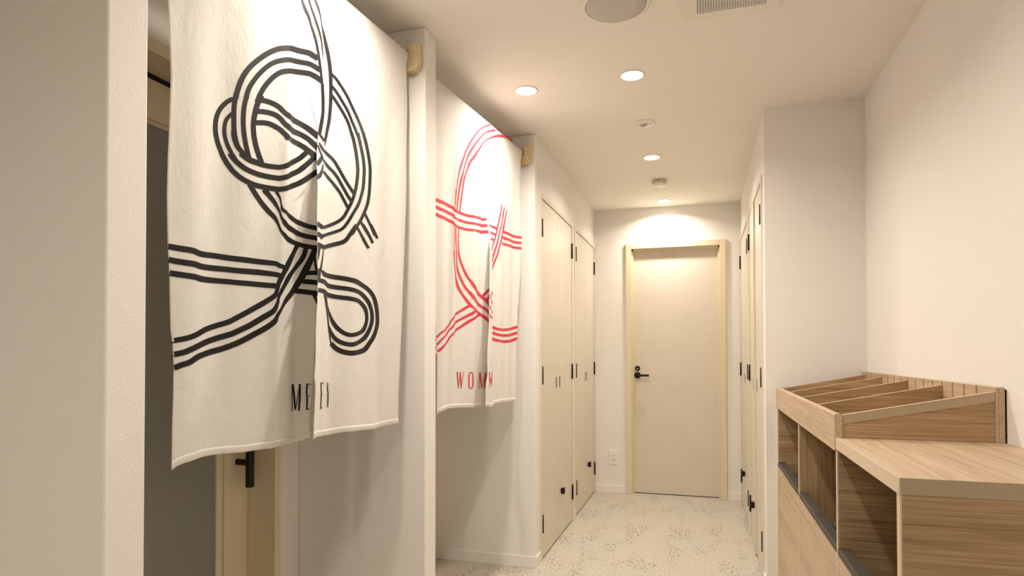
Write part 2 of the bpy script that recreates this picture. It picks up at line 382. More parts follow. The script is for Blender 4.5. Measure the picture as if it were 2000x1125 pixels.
# ------------------------------------------------------------------ wall outlet
t = thing('wall_outlet', 'ivory double wall socket low on the end wall, left of the door', 'outlet', (-0.723, YF, 0.238))
mk('cover_plate', B((-0.758, -0.689, YF-0.007, YF, 0.238, 0.358)), MWHITE, t, 0.002)
mk('socket_insert', B((-0.738, -0.709, YF-0.0085, YF-0.004, 0.262, 0.334)), MWHITE, t, 0.001)
for z in (0.281, 0.314):
    for x in (-0.7305, -0.7165): mk('socket_slot', B((x-0.0016, x+0.0016, YF-0.0095, YF-0.005, z-0.005, z+0.005)), MDARK, t)

# ------------------------------------------------------------------ ceiling fittings
def downlight(x, y, label, group='recessed ceiling downlights'):
    t = thing('downlight', label, 'light', (x, y, H), group)
    bm = bmesh.new(); lathe(bm, (x, y, H), [(0.050, -0.0005), (0.0535, -0.001), (0.0535, -0.003), (0.050, -0.0045), (0.046, -0.0035), (0.0455, -0.0005), (0.050, -0.0005)])
    mk('trim_ring', bm, MWHITE, t)
    bm = bmesh.new(); lathe(bm, (x, y, H), [(0.0455, -0.0005), (0.0450, -0.0030), (0.030, -0.0050), (0.0, -0.0058)])
    mk('lens', bm, MLENS, t)
    li = bpy.data.lights.new('downlight_beam', 'AREA'); li.shape = 'DISK'; li.size = 0.085; li.energy = LAMP_W; li.color = LAMP_COL
    li.spread = math.radians(150)
    lo = bpy.data.objects.new('downlight_beam', li); COL.objects.link(lo); lo.parent = t; lo.location = (0, 0, -0.009)
    return t
downlight(-0.775, 2.80, 'lit downlight close to the women curtain, leftmost on the ceiling')
downlight(-0.287, 2.78, 'lit downlight right of the leftmost one, below the ceiling speaker')
downlight(-0.294, 3.99, 'lit downlight between the emergency light and the smoke detector')
downlight(-0.286, 5.16, 'lit downlight just in front of the end wall above the door')
downlight(-0.885, 1.60, 'lit downlight close in front of the men curtain, above the picture')
downlight(-0.287, 1.57, 'lit downlight above the near end of the worktop, outside the picture')
downlight(-0.287, -0.30, 'added fill downlight, unseen behind the viewer over the near hall')  # added unseen lamp, lifts the light on the near partition
downlight(-1.90, -1.10, 'added fill downlight, unseen behind the viewer by the far left wall')  # also added, brightens the near partition's face from out of view
downlight(-0.287, -1.50, 'added fill downlight, unseen behind the viewer next to the back wall')  # added out of view to raise the ambient light

t = thing('emergency_light', 'small white round emergency light set in the ceiling between two downlights', 'light', (-0.291, 3.386, H))
bm = bmesh.new(); lathe(bm, (-0.291, 3.386, H), [(0.0, -0.0005), (0.060, -0.0005), (0.060, -0.003), (0.056, -0.006), (0.026, -0.0075), (0.0, -0.0075)])
mk('cover', bm, MWHITE, t)
bm = bmesh.new(); lathe(bm, (-0.291, 3.386, H-0.007), [(0.022, 0), (0.022, -0.005), (0.017, -0.006), (0.015, -0.003), (0.0, -0.003)])
mk('lamp_socket', bm, plain('chrome_ring', (0.55, 0.52, 0.46), 0.25, 0.5, 0.7), t)
bm = bmesh.new(); lathe(bm, (-0.291, 3.386, H-0.009), [(0.012, 0), (0.010, -0.005), (0.0, -0.008)])
mk('bulb', bm, plain('unlit_bulb', (0.35, 0.33, 0.22), 0.15, 0.6), t)
for a, r in ((-0.038, 0.007), (0.038, 0.006)):
    bm = bmesh.new(); lathe(bm, (-0.291+a, 3.386, H-0.0065), [(r, 0), (r, -0.002), (r*0.5, -0.0025), (0, -0.0015)], 16)
    mk('test_switch', bm, plain('grey_plastic', (0.55, 0.53, 0.5), 0.4, 0.4), t)

t = thing('smoke_detector', 'round ivory smoke detector hanging below the ceiling near the end wall', 'smoke detector', (-0.282, 4.54, H))
bm = bmesh.new(); lathe(bm, (-0.282, 4.54, H), [(0, 0), (0.050, 0), (0.051, -0.024), (0.048, -0.030)]); mk('housing', bm, plain('ivory_plastic', (0.66, 0.58, 0.45), 0.45, 0.4), t)
bm = bmesh.new(); lathe(bm, (-0.282, 4.54, H-0.030), [(0.048, 0.0), (0.046, -0.006), (0.034, -0.012), (0, -0.014)]); mk('sensor_cap', bm, MWHITE, t)
bm = bmesh.new(); cyl(bm, (-0.288, 4.4915, H-0.014), (-0.288, 4.4880, H-0.014), 0.0035, n=12); mk('indicator', bm, MBLACK, t)

t = thing('ceiling_speaker', 'round ceiling speaker with a grey grille and white rim at the top of the picture', 'speaker', (-0.283, 2.198, H))
c = (-0.283, 2.198, H)
bm = bmesh.new(); lathe(bm, c, [(0.106, -0.0005), (0.118, -0.0005), (0.1185, -0.003), (0.112, -0.007), (0.107, -0.007), (0.106, -0.002)], 64); mk('rim', bm, MWHITE, t)
bm = bmesh.new(); lathe(bm, c, [(0.1055, -0.003), (0.1045, -0.0065), (0.06, -0.0085), (0.0, -0.0095)], 64); mk('grille', bm, MSPK, t)

t = thing('ventilation_fan', 'square white ceiling extractor fan with a dark slotted grille at the top edge', 'fan', (0.103, 2.208, H))
vx0, vx1, vy0, vy1 = -0.058, 0.264, 2.046, 2.368
gx0, gx1, gy0, gy1 = -0.013, 0.219, 2.090, 2.324
zt, zb = H-0.0005, H-0.011
mk('fan_panel', B((vx0, gx0, vy0, vy1, zb, zt), (gx1, vx1, vy0, vy1, zb, zt), (gx0, gx1, vy0, gy0, zb, zt), (gx0, gx1, gy1, vy1, zb, zt)), plain('fan_plastic', (0.82, 0.78, 0.71), 0.35, 0.5), t)
mk('fan_opening', B((gx0, gx1, gy0, gy1, H-0.003, H-0.001)), MDARK, t)
bm = bmesh.new(); nx, ny = 26, 44
px_ = (gx1-gx0)/nx; py_ = (gy1-gy0)/ny
for i in range(nx+1): box(bm, gx0+i*px_-0.0012, gx0+i*px_+0.0012, gy0, gy1, H-0.0108, H-0.0098)
for j in range(ny+1): box(bm, gx0, gx1, gy0+j*py_-0.0010, gy0+j*py_+0.0010, H-0.0106, H-0.0097)
g = mk('fan_grille', bm, MWHITE, t); g['kind'] = 'stuff'

# ------------------------------------------------------------------ cabinets, worktop, divider tray
XC, XB = 0.3525, 0.7510
CT, CB = 0.9473, 0.9167                     # worktop top and underside
UY = [(1.3405, 1.9235), (1.9235, 2.641), (2.641, 3.3545)]
DT = 0.6475                                # top of the doors
labels = ['oak cabinet unit nearest the viewer, open above dark-edged doors, under the bare worktop',
          'middle oak cabinet unit of the row, open compartment above two doors, under the divider tray',
          'oak cabinet unit farthest from the viewer, against the wall return, under the divider tray']
splits = [1.638, 2.281, 2.995]
for k, ((a, b), lab, sp) in enumerate(zip(UY, labels, splits)):
    t = thing('cabinet_unit', lab, 'cabinet', ((XC+XB)/2, (a+b)/2, 0), 'oak cabinet units along the right wall')
    th = 0.018 if k == 0 else 0.010
    g = WZ if k == 0 else WX
    for n, (p, q) in enumerate(((a+0.0004, a+(0.022 if k == 0 else 0.0085)), (b-(0.020 if k == 2 else 0.0085), b-0.0004))):
        # the far side of a compartment is the face one looks at
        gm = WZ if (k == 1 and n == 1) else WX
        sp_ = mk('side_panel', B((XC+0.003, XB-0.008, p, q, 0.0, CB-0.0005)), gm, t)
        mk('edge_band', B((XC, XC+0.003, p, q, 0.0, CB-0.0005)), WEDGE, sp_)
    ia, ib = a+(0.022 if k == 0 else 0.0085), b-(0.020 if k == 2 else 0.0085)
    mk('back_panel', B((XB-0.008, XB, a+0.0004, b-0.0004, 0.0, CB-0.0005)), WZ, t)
    mk('shelf', B((XC+0.055, XB-0.008, ia, ib, 0.100, 0.115)), WY, t)
    mk('plinth', B((XC+0.030, XC+0.045, ia, ib, 0.0, 0.058)), WY, t)
    for n, (p, q) in enumerate(((ia+0.0015, sp-0.0016), (sp+0.0016, ib-0.0015))):
        dr = mk('door', B((XC+0.001, XC+0.019, p, q, 0.060, DT-0.017)), WY, t, 0.0008)
        # dark finger-pull profile along the top edge of the door
        bm = bmesh.new(); prism(bm, [(XC-0.001, DT-0.0165), (XC+0.020, DT-0.0165), (XC+0.030, DT-0.003), (XC+0.030, DT+0.001), (XC+0.003, DT+0.001), (XC-0.001, DT-0.004)], 'y', p, q)
        mk('edge_pull', bm, MALU, dr)
        if n == 0:
            hy = {0: sp-0.03, 1: 2.13, 2: 2.75}[k]
            bm = bmesh.new()
            cyl(bm, (XC+0.040, hy-0.028, DT+0.003), (XC+0.040, hy+0.028, DT+0.003), 0.0125, n=18)
            box(bm, XC+0.029, XC+0.056, hy-0.034, hy+0.016, DT-0.030, DT+0.006)
            cyl(bm, (XC+0.034, hy-0.045, DT-0.002), (XC+0.034, hy-0.028, DT-0.002), 0.006, n=12)
            mk('latch', bm, MBLACK, dr, 0.002)
wt = thing('worktop', 'light oak continuous worktop over the cabinet row, bare at its near end', 'worktop', (XC, 1.34, CB))
mk('slab', B((XC+0.0005, XB, 1.3415, 3.3545, CB, CT)), WY, wt)
mk('edge_band', B((XC-0.002, XC+0.0005, 1.3390, 3.3545, CB, CT+0.0002)), WEDGE, wt)
mk('edge_band', B((XC+0.0005, XB, 1.3390, 1.3415, CB, CT+0.0002)), WTRIM, wt)

ty0, ty1 = 1.9265, 3.3540
t = thing('divider_tray', 'oak tray with sloping dividers and a slotted rear board on the far worktop', 'rack', (XC, ty0, CT))
ZF, ZR = 1.0126, 1.0794
xf0, xf1 = XC-0.003, XC+0.015
# front board reaches down over the worktop's edge; rounded upper edge
def rounded(x0, x1, z0, z1, r=0.004):
    return [(x0, z0), (x1, z0), (x1, z1-r), (x1-r*0.3, z1-r*0.3), (x1-r, z1), (x0+r, z1), (x0+r*0.3, z1-r*0.3), (x0, z1-r)]
bm = bmesh.new(); prism(bm, rounded(XC-0.0045, xf1, CT+0.0005, ZF), 'y', ty0-0.003, ty1); 
mk('front_board', bm, WY, t)
mk('front_fascia', B((XC-0.0045, XC-0.0022, ty0-0.003, ty1, 0.912, CT+0.0003)), WY, wt)
# rear board with upright slots every 85.5 mm
xb0, xb1 = 0.7266, 0.7463
notches = [2.0435+0.0870*i for i in range(15)]
bm = bmesh.new(); y = ty0-0.003
prism(bm, rounded(xb0+0.006, xb1, CT+0.0005, 1.0917), 'y', ty0-0.003, ty1)
for n_ in notches+[ty1]:
    e_ = n_-0.0055 if n_ != ty1 else ty1
    if e_ > y: box(bm, xb0, xb0+0.0065, y, e_, CT+0.0005, 1.0902)
    y = n_+0.0055
mk('rear_board', bm, WY, t)
mk('shadow_gap_strip', B((0.7470, 0.7508, ty0+0.0005, ty1, CT+0.0005, 1.0860)), MDARK, t)
def divider(name, yc, th, mat):
    bm = bmesh.new(); prism(bm, [(xf1-0.001, CT+0.001), (xb0+0.004, CT+0.001), (xb0+0.004, ZR), (xf1-0.001, ZF-0.004)], 'y', yc-th/2, yc+th/2)
    o = mk(name, bm, mat, t)
    bm = bmesh.new(); s_ = (ZR-(ZF-0.004))/((xb0+0.004)-(xf1-0.001))
    prism(bm, [(xf1-0.001, ZF-0.004), (xb0-0.001, ZR-0.005*s_), (xb0-0.001, ZR-0.005*s_+0.0012), (xf1-0.001, ZF-0.0028)], 'y', yc-th/2-0.0002, yc+th/2+0.0002)
    mk('edge_band', bm, WEDGE, o)
    return o
ep = divider('end_panel', ty0+0.006, 0.012, WX)
bm = bmesh.new(); prism(bm, [(xf1+0.0005, ZF-0.0275), (xb0-0.0005, ZR-0.0255), (xb0-0.0005, ZR-0.0025), (xf1+0.0005, ZF-0.0045)], 'y', ty0-0.0008, ty0+0.001)
mk('trim_band', bm, WTRIM, ep)
divider('end_panel', ty1-0.060, 0.012, WX)
for i in (3, 7, 11): divider('divider', notches[i], 0.010, WX)

# ------------------------------------------------------------------ curtains in the two entrances
POLE_P = [(-1.035, 2.105), (-0.940, 3.335)]
CL=[{"y0":1.11,"zs":1.93,"az":[0.9292,1.25,1.5134,1.6973,1.871],"ay":[1.4202,1.422,1.4413,1.4538,1.4686],"cz":[0.9405,1.1108,1.3667,1.5537,1.7495,1.912],"cy":[1.5004,1.4974,1.4979,1.5051,1.5356,1.5585],"rz":[0.9401,1.1056,1.258,1.3799,1.547,1.7761,1.8327,1.9145],"ry":[1.6201,1.6332,1.6348,1.6318,1.6263,1.6251,1.6201,1.5651],"rk":0.5,"lk":0.42,"rf":0.016,"lz":[0.9276,1.0192,1.0853,1.1516,1.2012,1.2337,1.2864,1.3525,1.4127,1.4674,1.5277,1.6192,1.6812,1.797,1.8516,1.9578,2.0487],"ly":[1.1093,1.1101,1.112,1.113,1.1105,1.1057,1.1043,1.1026,1.0988,1.0969,1.0954,1.0973,1.1003,1.1038,1.1013,1.0956,1.0955],"ez":[0.932,1.0247,1.1851,1.3471,1.4267,1.655,1.8093,1.9118,2.0998,2.2403,2.2761],"ey":[2.0323,2.0327,2.0427,2.0525,2.0559,2.0704,2.0821,2.0851,2.0975,2.0928,2.105],"sRz":[0.9598,1.021,1.0747,1.1159,1.2164,1.2847,1.3352,1.3932,1.4823,1.5469,1.7532,1.8105,1.8424,1.8811,1.9236,2.0851],"sRy":[1.4214,1.4403,1.4391,1.4161,1.4341,1.4543,1.4828,1.5092,1.5092,1.5065,1.5707,1.5917,1.5951,1.5829,1.5674,1.5624],"sLz":[0.9424,0.9886,1.0362,1.0841,1.1233,1.2198,1.2933,1.345,1.4619,1.5644,1.7607,1.8137,1.8441,1.8826,1.9236,2.0851],"sLy":[1.5483,1.5501,1.5538,1.5555,1.5593,1.5643,1.5687,1.5716,1.5745,1.5756,1.5917,1.6007,1.6,1.5872,1.5674,1.5624],"bLy":[1.1104,1.1205,1.1359,1.1919,1.2639,1.3339,1.4095,1.4141,1.5183,1.5481],"bLz":[0.9263,0.9326,0.9369,0.9414,0.9386,0.9328,0.9317,0.9353,0.9356,0.9424],"bRy":[1.424,1.6455,1.7158,1.8872,2.0323],"bRz":[0.9593,0.9371,0.9384,0.9282,0.932]},{"y0":2.33,"zs":1.93,"az":[0.9429,1.4646,1.7736,2.0439],"ay":[2.4829,2.4922,2.5064,2.5258],"cz":[0.9387,1.2777,1.4923,1.7056,1.8024,1.9224],"cy":[2.8213,2.8099,2.7752,2.7583,2.7641,2.7642],"rz":[0.932,1.2058,1.5047,1.6785,1.8198,1.9251],"ry":[2.9093,2.9036,2.901,2.8951,2.8524,2.7757],"rk":0.24,"lk":0.26,"rf":0.012,"lz":[0.9312,1.0786,1.1669,1.1854,1.2839,1.3653,1.7732,2.2913],"ly":[2.3319,2.3342,2.3354,2.3266,2.327,2.3162,2.3059,2.3146],"ez":[0.9301,1.1862,1.4057,1.5839,1.7301,1.9986,2.2318,2.2827],"ey":[3.2193,3.2276,3.2374,3.2614,3.277,3.2799,3.2921,3.3217],"sRz":[0.9486,1.0452,1.1576,1.3005,1.4937,1.6901,1.7661,1.8167,1.8516,1.9308,2.2351],"sRy":[2.6348,2.642,2.7358,2.7865,2.8015,2.8201,2.8451,2.838,2.8154,2.7769,2.7646],"sLz":[0.9289,1.0108,1.1565,1.3037,1.4991,1.6946,1.7674,1.8186,1.8539,1.9308,2.2351],"sLy":[2.8226,2.8315,2.8491,2.8593,2.8503,2.8462,2.8531,2.8483,2.827,2.7769,2.7646],"bLy":[2.334,2.3366,2.3716,2.4867,2.6452,2.8149],"bLz":[0.9269,0.94,0.947,0.9492,0.9387,0.9295],"bRy":[2.6348,2.8821,2.8938,2.9689,3.2193],"bRz":[0.9475,0.923,0.9334,0.9367,0.9263]}]
PRINT={
('m', 'L'):[
[16053,20589,15933,20397,15826,20591,15712,20401,15616,20580,15548,20396,15133,20431,15071,20248,14890,20363,14834,20181,14586,20234,14585,20079,14299,20082,14349,19958,13933,19808,14028,19719,13571,19474,13692,19410,13284,19161,13412,19114,13087,18868,13223,18844,12961,18584,13102,18583,12878,18309,13020,18319,12837,18133,12980,18148],
[12843,18151,12974,18179,12816,17933,12946,17965,12810,17720,12940,17761,12815,17387,12945,17431,12831,17161,12972,17226,12896,16958,13025,17048,13013,16838,13110,16938,13156,16737,13255,16845],
[12873,18177,12895,18066,12759,18118,12809,18025,12622,17992,12710,17933,12444,17767,12566,17746,12314,17502,12465,17524,12275,17276,12436,17326,12286,17085,12445,17154,12358,16886,12504,16966,12475,16685,12604,16768,12607,16487,12723,16569,12651,16419,12765,16502],
[12821,17801,12889,17746,12718,17685,12795,17641,12623,17538,12723,17529,12577,17353,12687,17375,12576,17184,12686,17229,12628,16988,12731,17048,12726,16805,12819,16875,12853,16630,12940,16706,12969,16499,13056,16579],
[12810,17322,12909,17357,12820,17160,12917,17207,12883,17007,12971,17076,13004,16858,13085,16940,13169,16743,13241,16839,13379,16697,13433,16803,13632,16702,13678,16810],
[16161,20275,16045,20103,16011,20284,15904,20114,15792,20287,15708,20119,15561,20246,15516,20085,15129,20103,15084,19942,14879,20023,14832,19861,14574,19899,14579,19761,14297,19745,14343,19632,14028,19549,14115,19468,13758,19289,13878,19240,13518,19013,13655,18985,13320,18729,13459,18713,13198,18492,13341,18498,13124,18233,13265,18248],
[13164,18322,13300,18333,13109,18153,13244,18172,13071,17923,13205,17955,13059,17689,13192,17730,13066,17462,13199,17511,13094,17241,13229,17299,13144,17010,13282,17076,13211,16800,13354,16873,13261,16683,13408,16761],
[16228,19978,16092,19800,16073,20001,15955,19825,15827,20012,15740,19837,15567,19967,15530,19802,14968,19755,14940,19595,14583,19592,14592,19449,14348,19455,14418,19350,14102,19235,14217,19171,13886,18986,14028,18950,13715,18757,13877,18747,13570,18508,13745,18519,13468,18276,13644,18292],
[13635,18530,13819,18536,13484,18250,13673,18270,13396,17963,13586,17999,13358,17745,13531,17790,13349,17554,13522,17615,13377,17327,13552,17402,13446,17097,13622,17184,13541,16907,13716,17003,13661,16718,13831,16813],
[13648,18308,13668,18446,13845,18367,13890,18513,14118,18392,14193,18541,14315,18357,14420,18501,14500,18255,14598,18388,14748,18186,14963,18388,15242,18247,15369,18417,15530,18235,15642,18402,15698,18174,15827,18348,15895,18076,16042,18265],
[13560,17990,13575,18126,13854,18077,13885,18219,14120,18115,14188,18262,14308,18077,14414,18215,14484,17946,14585,18074,14703,17868,14923,18071,15254,17951,15372,18119,15527,17941,15634,18092,15720,17830,15845,17990,15884,17727,16020,17899],
[13481,17666,13480,17795,13751,17759,13762,17895,13958,17806,14006,17951,14134,17801,14212,17946,14307,17767,14402,17904,14442,17681,14536,17805,14541,17597,14682,17754,14993,17628,15145,17803,15351,17651,15466,17808,15530,17592,15645,17748,15676,17506,15801,17670,15807,17400,15951,17581],
[13007,16764,13093,16883,13168,16681,13254,16807,13332,16646,13397,16781,13566,16651,13620,16789,13810,16666,13846,16804,14118,16707,14131,16844,14397,16771,14377,16899,14836,17011,14653,17073,15331,17297,15177,17367,15599,17543,15503,17631],
[12720,16697,12829,16801,12831,16579,12930,16691,13009,16463,13095,16588,13228,16388,13300,16524,13570,16370,13627,16513,13925,16396,13959,16539,14168,16422,14183,16564,14390,16466,14370,16600,14836,16689,14684,16773,15323,16952,15180,17034,15607,17218,15508,17306,15858,17510,15759,17594],
[12487,16638,12619,16736,12609,16479,12727,16578,12767,16311,12869,16419,12946,16182,13031,16304,13181,16098,13254,16231,13458,16067,13515,16208,13819,16090,13852,16232,14168,16126,14183,16268,14390,16166,14376,16302,14828,16356,14718,16460,15295,16577,15198,16684,15566,16783,15492,16893,15862,17052,15792,17163],
[13253,16068,13390,16167,13417,15897,13564,16001,13657,15696,13796,15804,13916,15511,14034,15622,14074,15415,14176,15514,14174,15329,14253,15391,14244,15207,14296,15245,14309,15031,14373,15088,14454,14882,14649,15004,14774,14834,14903,14967,15070,14820,15130,14950,15305,14794,15335,14926,15704,14781,15725,14915],
[13756,16039,13914,16175,13936,15928,14060,16038,14123,15783,14223,15865,14262,15607,14312,15643,14326,15391,14389,15439,14441,15213,14643,15336,14861,15151,15002,15289,15301,15086,15347,15217,15704,15053,15733,15198],
[14166,16117,14253,16181,14283,15966,14331,15996,14320,15800,14354,15819,14355,15618,14429,15689,14716,15492,14858,15614,15157,15425,15233,15554,15431,15374,15472,15506,15706,15340,15739,15485],
[10969,14092,10993,14223,11269,14085,11293,14219,11587,14084,11631,14222,11835,14049,11883,14190,12362,14088,12386,14225,12893,14090,12912,14230,13479,14108,13499,14253,14123,14138,14146,14270,14252,14090,14298,14209,14502,14040,14611,14170],
[10980,13801,11005,13932,11269,13787,11293,13920,11629,13784,11666,13922,11890,13761,11927,13901,12556,13799,12573,13936,13073,13806,13086,13947,13708,13841,13724,13987,14147,13846,14173,13977,14338,13784,14418,13911],
[11011,13511,11031,13642,11271,13503,11292,13635,11631,13494,11666,13630,11894,13474,11928,13614,12558,13506,12572,13635,13076,13511,13089,13644,13714,13531,13727,13669,14147,13536,14162,13676,14237,13519,14264,13659],
[15414,14032,15409,14155,15556,14052,15554,14177,15742,14073,15742,14199],
[15266,13774,15280,13916,15508,13777,15523,13920,15729,13770,15746,13914],
[14880,13489,14918,13629,15319,13484,15339,13625,15726,13461,15743,13605],
[15527,13517,15636,13571,15617,13354,15681,13379,15664,13226,15681,13231],
[15038,14853,15183,14822,14707,14474,14940,14455,14380,14099,14641,14076,14217,13790,14336,13748,14161,13540,14243,13509,14097,13378,14172,13290,13804,13188,13892,13072,13420,12997,13514,12881,12979,12778,13053,12662,12712,12642,12765,12520,12354,12535,12408,12413,11976,12425,12066,12313,11658,12295,11733,12185,11421,12220,11456,12103,11121,12160,11144,12043],
[15333,14831,15472,14805,15232,14557,15370,14509,15015,14281,15147,14227,14661,13983,14854,13944,14331,13627,14530,13600,14213,13370,14288,13346,14165,13166,14236,13137,14069,12984,14148,12891,13844,12844,13934,12720,13424,12627,13524,12503,13056,12469,13132,12342,12781,12353,12833,12221,12353,12233,12410,12104,11929,12116,12020,11995,11543,11978,11615,11860,11354,11908,11396,11785,11119,11855,11148,11731],
[15584,14835,15717,14791,15451,14514,15598,14460,15281,14216,15464,14143,15077,13871,15255,13797,14716,13509,14946,13454,14428,13230,14593,13188,14190,12902,14272,12863,14086,12704,14165,12612,13847,12528,13935,12403,13387,12319,13483,12191,12915,12119,12980,11989,12543,11992,12592,11859,12183,11912,12247,11783,11740,11804,11833,11685,11473,11675,11543,11559,11291,11624,11338,11502,11111,11558,11158,11439],
[11061,12059,11170,12082,11066,12031,11176,12054],
[11061,11747,11160,11795,11070,11730,11169,11778],
[11068,11437,11156,11500,11076,11425,11164,11489],
[15614,14851,15731,14843,15602,14640,15671,14644,15612,14412,15676,14426,15645,14203,15703,14217,15656,14053,15709,14062],
],
('m', 'R'):[
[15705,17212,15447,17211,15923,17381,15700,17381,16058,17569,15896,17558],
[15525,16762,15008,16688,15805,16923,15532,16917,15960,17117,15780,17088,16062,17360,15975,17341],
[14632,15251,15380,15526,15398,15374,15673,15530,15739,15372,15963,15515],
[14598,14980,15362,15244,15373,15092,15664,15245,15721,15081,15958,15221],
[14693,14701,15316,14936,15437,14806,15666,14956,15759,14804,15969,14949],
[15877,15412,15789,15485,16412,15589,16326,15664,16834,15773,16754,15846,17118,15975,17019,16027,17310,16249,17191,16276,17524,16587,17377,16594,17721,16960,17529,16938,17886,17362,17647,17310,17958,17744,17704,17668,17892,18084,17662,18001,17801,18352,17598,18270,17695,18615,17518,18533,17576,18821,17420,18740],
[17716,18525,17557,18449,17587,18761,17449,18691,17419,19088,17298,19014,17219,19314,17109,19233,16977,19516,16865,19428,16760,19649,16648,19555,16602,19710,16495,19613],
[15864,15174,15782,15243,16408,15345,16340,15420,16826,15492,16770,15571,17110,15647,17029,15707,17342,15910,17235,15946,17614,16255,17470,16274,18047,16685,17794,16659,18347,17188,18110,17145,18427,17637,18209,17583,18438,17948,18224,17881,18346,18319,18118,18231,18146,18676,17909,18575,17975,18953,17763,18858],
[18177,18683,17975,18583,17861,18945,17694,18855,17598,19207,17468,19128,17383,19483,17270,19405,17099,19729,16991,19645,16887,19879,16779,19788,16642,19980,16537,19886],
[15887,14821,15792,14921,16787,15081,16726,15194,17179,15238,17090,15335,17415,15478,17272,15535,17616,15689,17435,15732,17852,15887,17608,15914],
[17515,15536,17387,15565,17804,15828,17620,15844,18198,16151,17959,16146,18479,16516,18294,16513,18638,16831,18469,16816,18725,17224,18558,17194,18765,17726,18600,17688,18765,18038,18600,17987,18690,18390,18522,18325,18535,18804,18351,18722,18363,19091,18157,18993],
[18535,18796,18375,18719,18321,19105,18137,19012,17996,19380,17821,19281,17660,19640,17526,19554,17393,19922,17278,19838,17142,20117,17033,20029,16882,20273,16777,20178,16635,20337,16538,20238],
[14871,22813,14963,22882,15058,22330,15147,22392,15232,21841,15322,21903,15351,21619,15482,21721,15519,21472,15633,21557,15622,21316,15711,21378,15734,21129,15841,21202,15846,20917,15954,20984,15926,20687,16035,20749,15974,20494,16084,20552,16031,20248,16141,20304,16079,20026,16181,20075,16107,19848,16210,19895,16127,19640,16249,19691,16146,19254,16269,19302],
[16108,19794,16239,19851,16138,19454,16270,19507,16147,19187,16281,19236,16139,18943,16272,18983,16076,18682,16227,18716,15991,18436,16156,18471,15909,18216,16073,18252],
[15172,22835,15265,22905,15356,22418,15438,22476,15524,21996,15607,22053,15626,21822,15707,21881,15723,21683,15813,21750,15880,21440,15980,21510,16005,21233,16098,21294,16091,21061,16158,21099,16137,20839,16195,20869,16194,20593,16213,20603],
[15458,22842,15562,22921,15636,22492,15719,22552,15798,22138,15882,22199,15937,21954,16030,22021,16058,21750,16116,21787,16120,21510,16179,21545,16174,21285,16291,21357,16258,20994,16416,21088,16356,20710,16530,20806,16428,20414,16607,20502,16464,20102,16645,20181,16481,19724,16652,19792,16476,19379,16648,19441],
[16479,19943,16639,20009,16490,19699,16650,19762,16484,19424,16645,19479,16444,19025,16605,19073,16384,18732,16546,18771,16287,18424,16438,18457,16197,18117,16316,18142],
[16292,18404,16429,18437,16250,18209,16349,18232,16191,17940,16220,17947],
[15943,18246,16007,18294,16045,18149,16151,18227,16182,18088,16265,18151],
[15937,18233,16028,18301,16068,18141,16170,18210,16173,18076,16224,18108],
[15894,17954,15969,18001,15977,17821,16115,17906,16089,17766,16198,17833],
[15797,17856,15890,17904,15863,17700,15960,17750,15956,17552,16076,17610,16014,17468,16087,17499],
[16054,17772,16167,17861,16311,17696,16441,17803,16606,17624,16739,17722,16828,17470,16951,17552,17023,17267,17135,17343,17240,17033,17351,17110,17466,16826,17603,16912],
[16006,17481,16107,17543,16271,17331,16420,17434,16591,17258,16724,17356,16820,17130,16942,17212,17016,16927,17128,16999,17198,16711,17308,16785,17379,16534,17502,16614],
[15911,17091,16077,17189,16245,16997,16395,17095,16579,16896,16713,16989,16859,16748,16972,16824,17051,16541,17158,16607,17225,16308,17336,16372],
[18252,16423,18403,16491,18512,16192,18634,16250,18707,15956,18829,16010,18854,15753,18989,15807],
[18631,16088,18757,16152,18835,15878,18974,15942,19007,15681,19173,15746],
[17857,16094,18066,16181,18213,15917,18374,15993,18557,15694,18679,15762],
[18172,15983,18349,16064,18484,15771,18621,15838,18743,15476,18885,15540],
[17607,15825,17771,15902,18088,15572,18278,15652,18515,15268,18649,15334],
[15271,13832,14566,13749,15594,14143,15239,14183,15802,14034,16060,14184,16351,14049,16426,14194,16917,14059,16950,14203,17373,14042,17426,14189,17790,14003,17966,14157,18348,13915,18501,14030,18680,13728,18880,13816,18848,13483,19123,13537,18962,13117,19256,13144,18953,12786,19249,12782,18768,12454,19021,12410,18521,12212,18717,12131,18175,11985,18336,11848,17529,11903,17560,11747,17163,11928,17117,11778,16895,12013,16779,11887,16639,12168,16454,12073],
[14731,13743,15163,13917,15696,13821,15896,13955,16197,13758,16357,13897,16919,13759,16949,13893,17434,13745,17489,13882,17995,13690,18176,13814,18397,13514,18587,13601,18600,13255,18805,13298,18643,12939,18860,12939,18490,12616,18685,12570,18163,12339,18350,12242,17580,12173,17658,12041,17208,12176,17170,12044,16889,12277,16781,12167,16666,12436,16491,12381,16454,12639,16367,12624],
[14756,13471,15093,13627,15639,13539,15813,13670,16199,13483,16359,13620,16920,13466,16950,13600,17439,13453,17486,13590,17891,13415,18082,13536,18232,13258,18450,13332,18356,13040,18546,13060,18319,12808,18505,12785,18081,12581,18270,12493,17588,12467,17642,12343,17263,12467,17214,12346,16994,12588,16881,12484,16737,12793,16551,12722,16496,13028,16347,12998,16335,13199,16258,13189,16182,13486,16072,13472],
[15797,13517,15932,13537,15993,13166,16187,13187,16249,12735,16385,12747,16385,12400,16484,12409,16501,12116,16586,12124],
[15969,13518,16022,13525,16182,13183,16255,13191,16342,12817,16378,12821,16394,12630,16428,12633],
[15204,14794,15605,14867,15178,14584,15513,14640,15142,14395,15342,14426],
[15828,14829,15897,14838,15684,14534,15803,14547,15473,14224,15680,14242,15181,14043,15583,14087,15028,13813,15486,13868],
],
('mt', 'L'):[
[14856,10964,14899,10961,14856,10598,14899,10595,14867,10240,14910,10237],
[14864,10960,14984,10960,14942,10608,15034,10607,15019,10244,15067,10243],
[15163,10942,15191,10936,15106,10621,15135,10615,15040,10274,15071,10268],
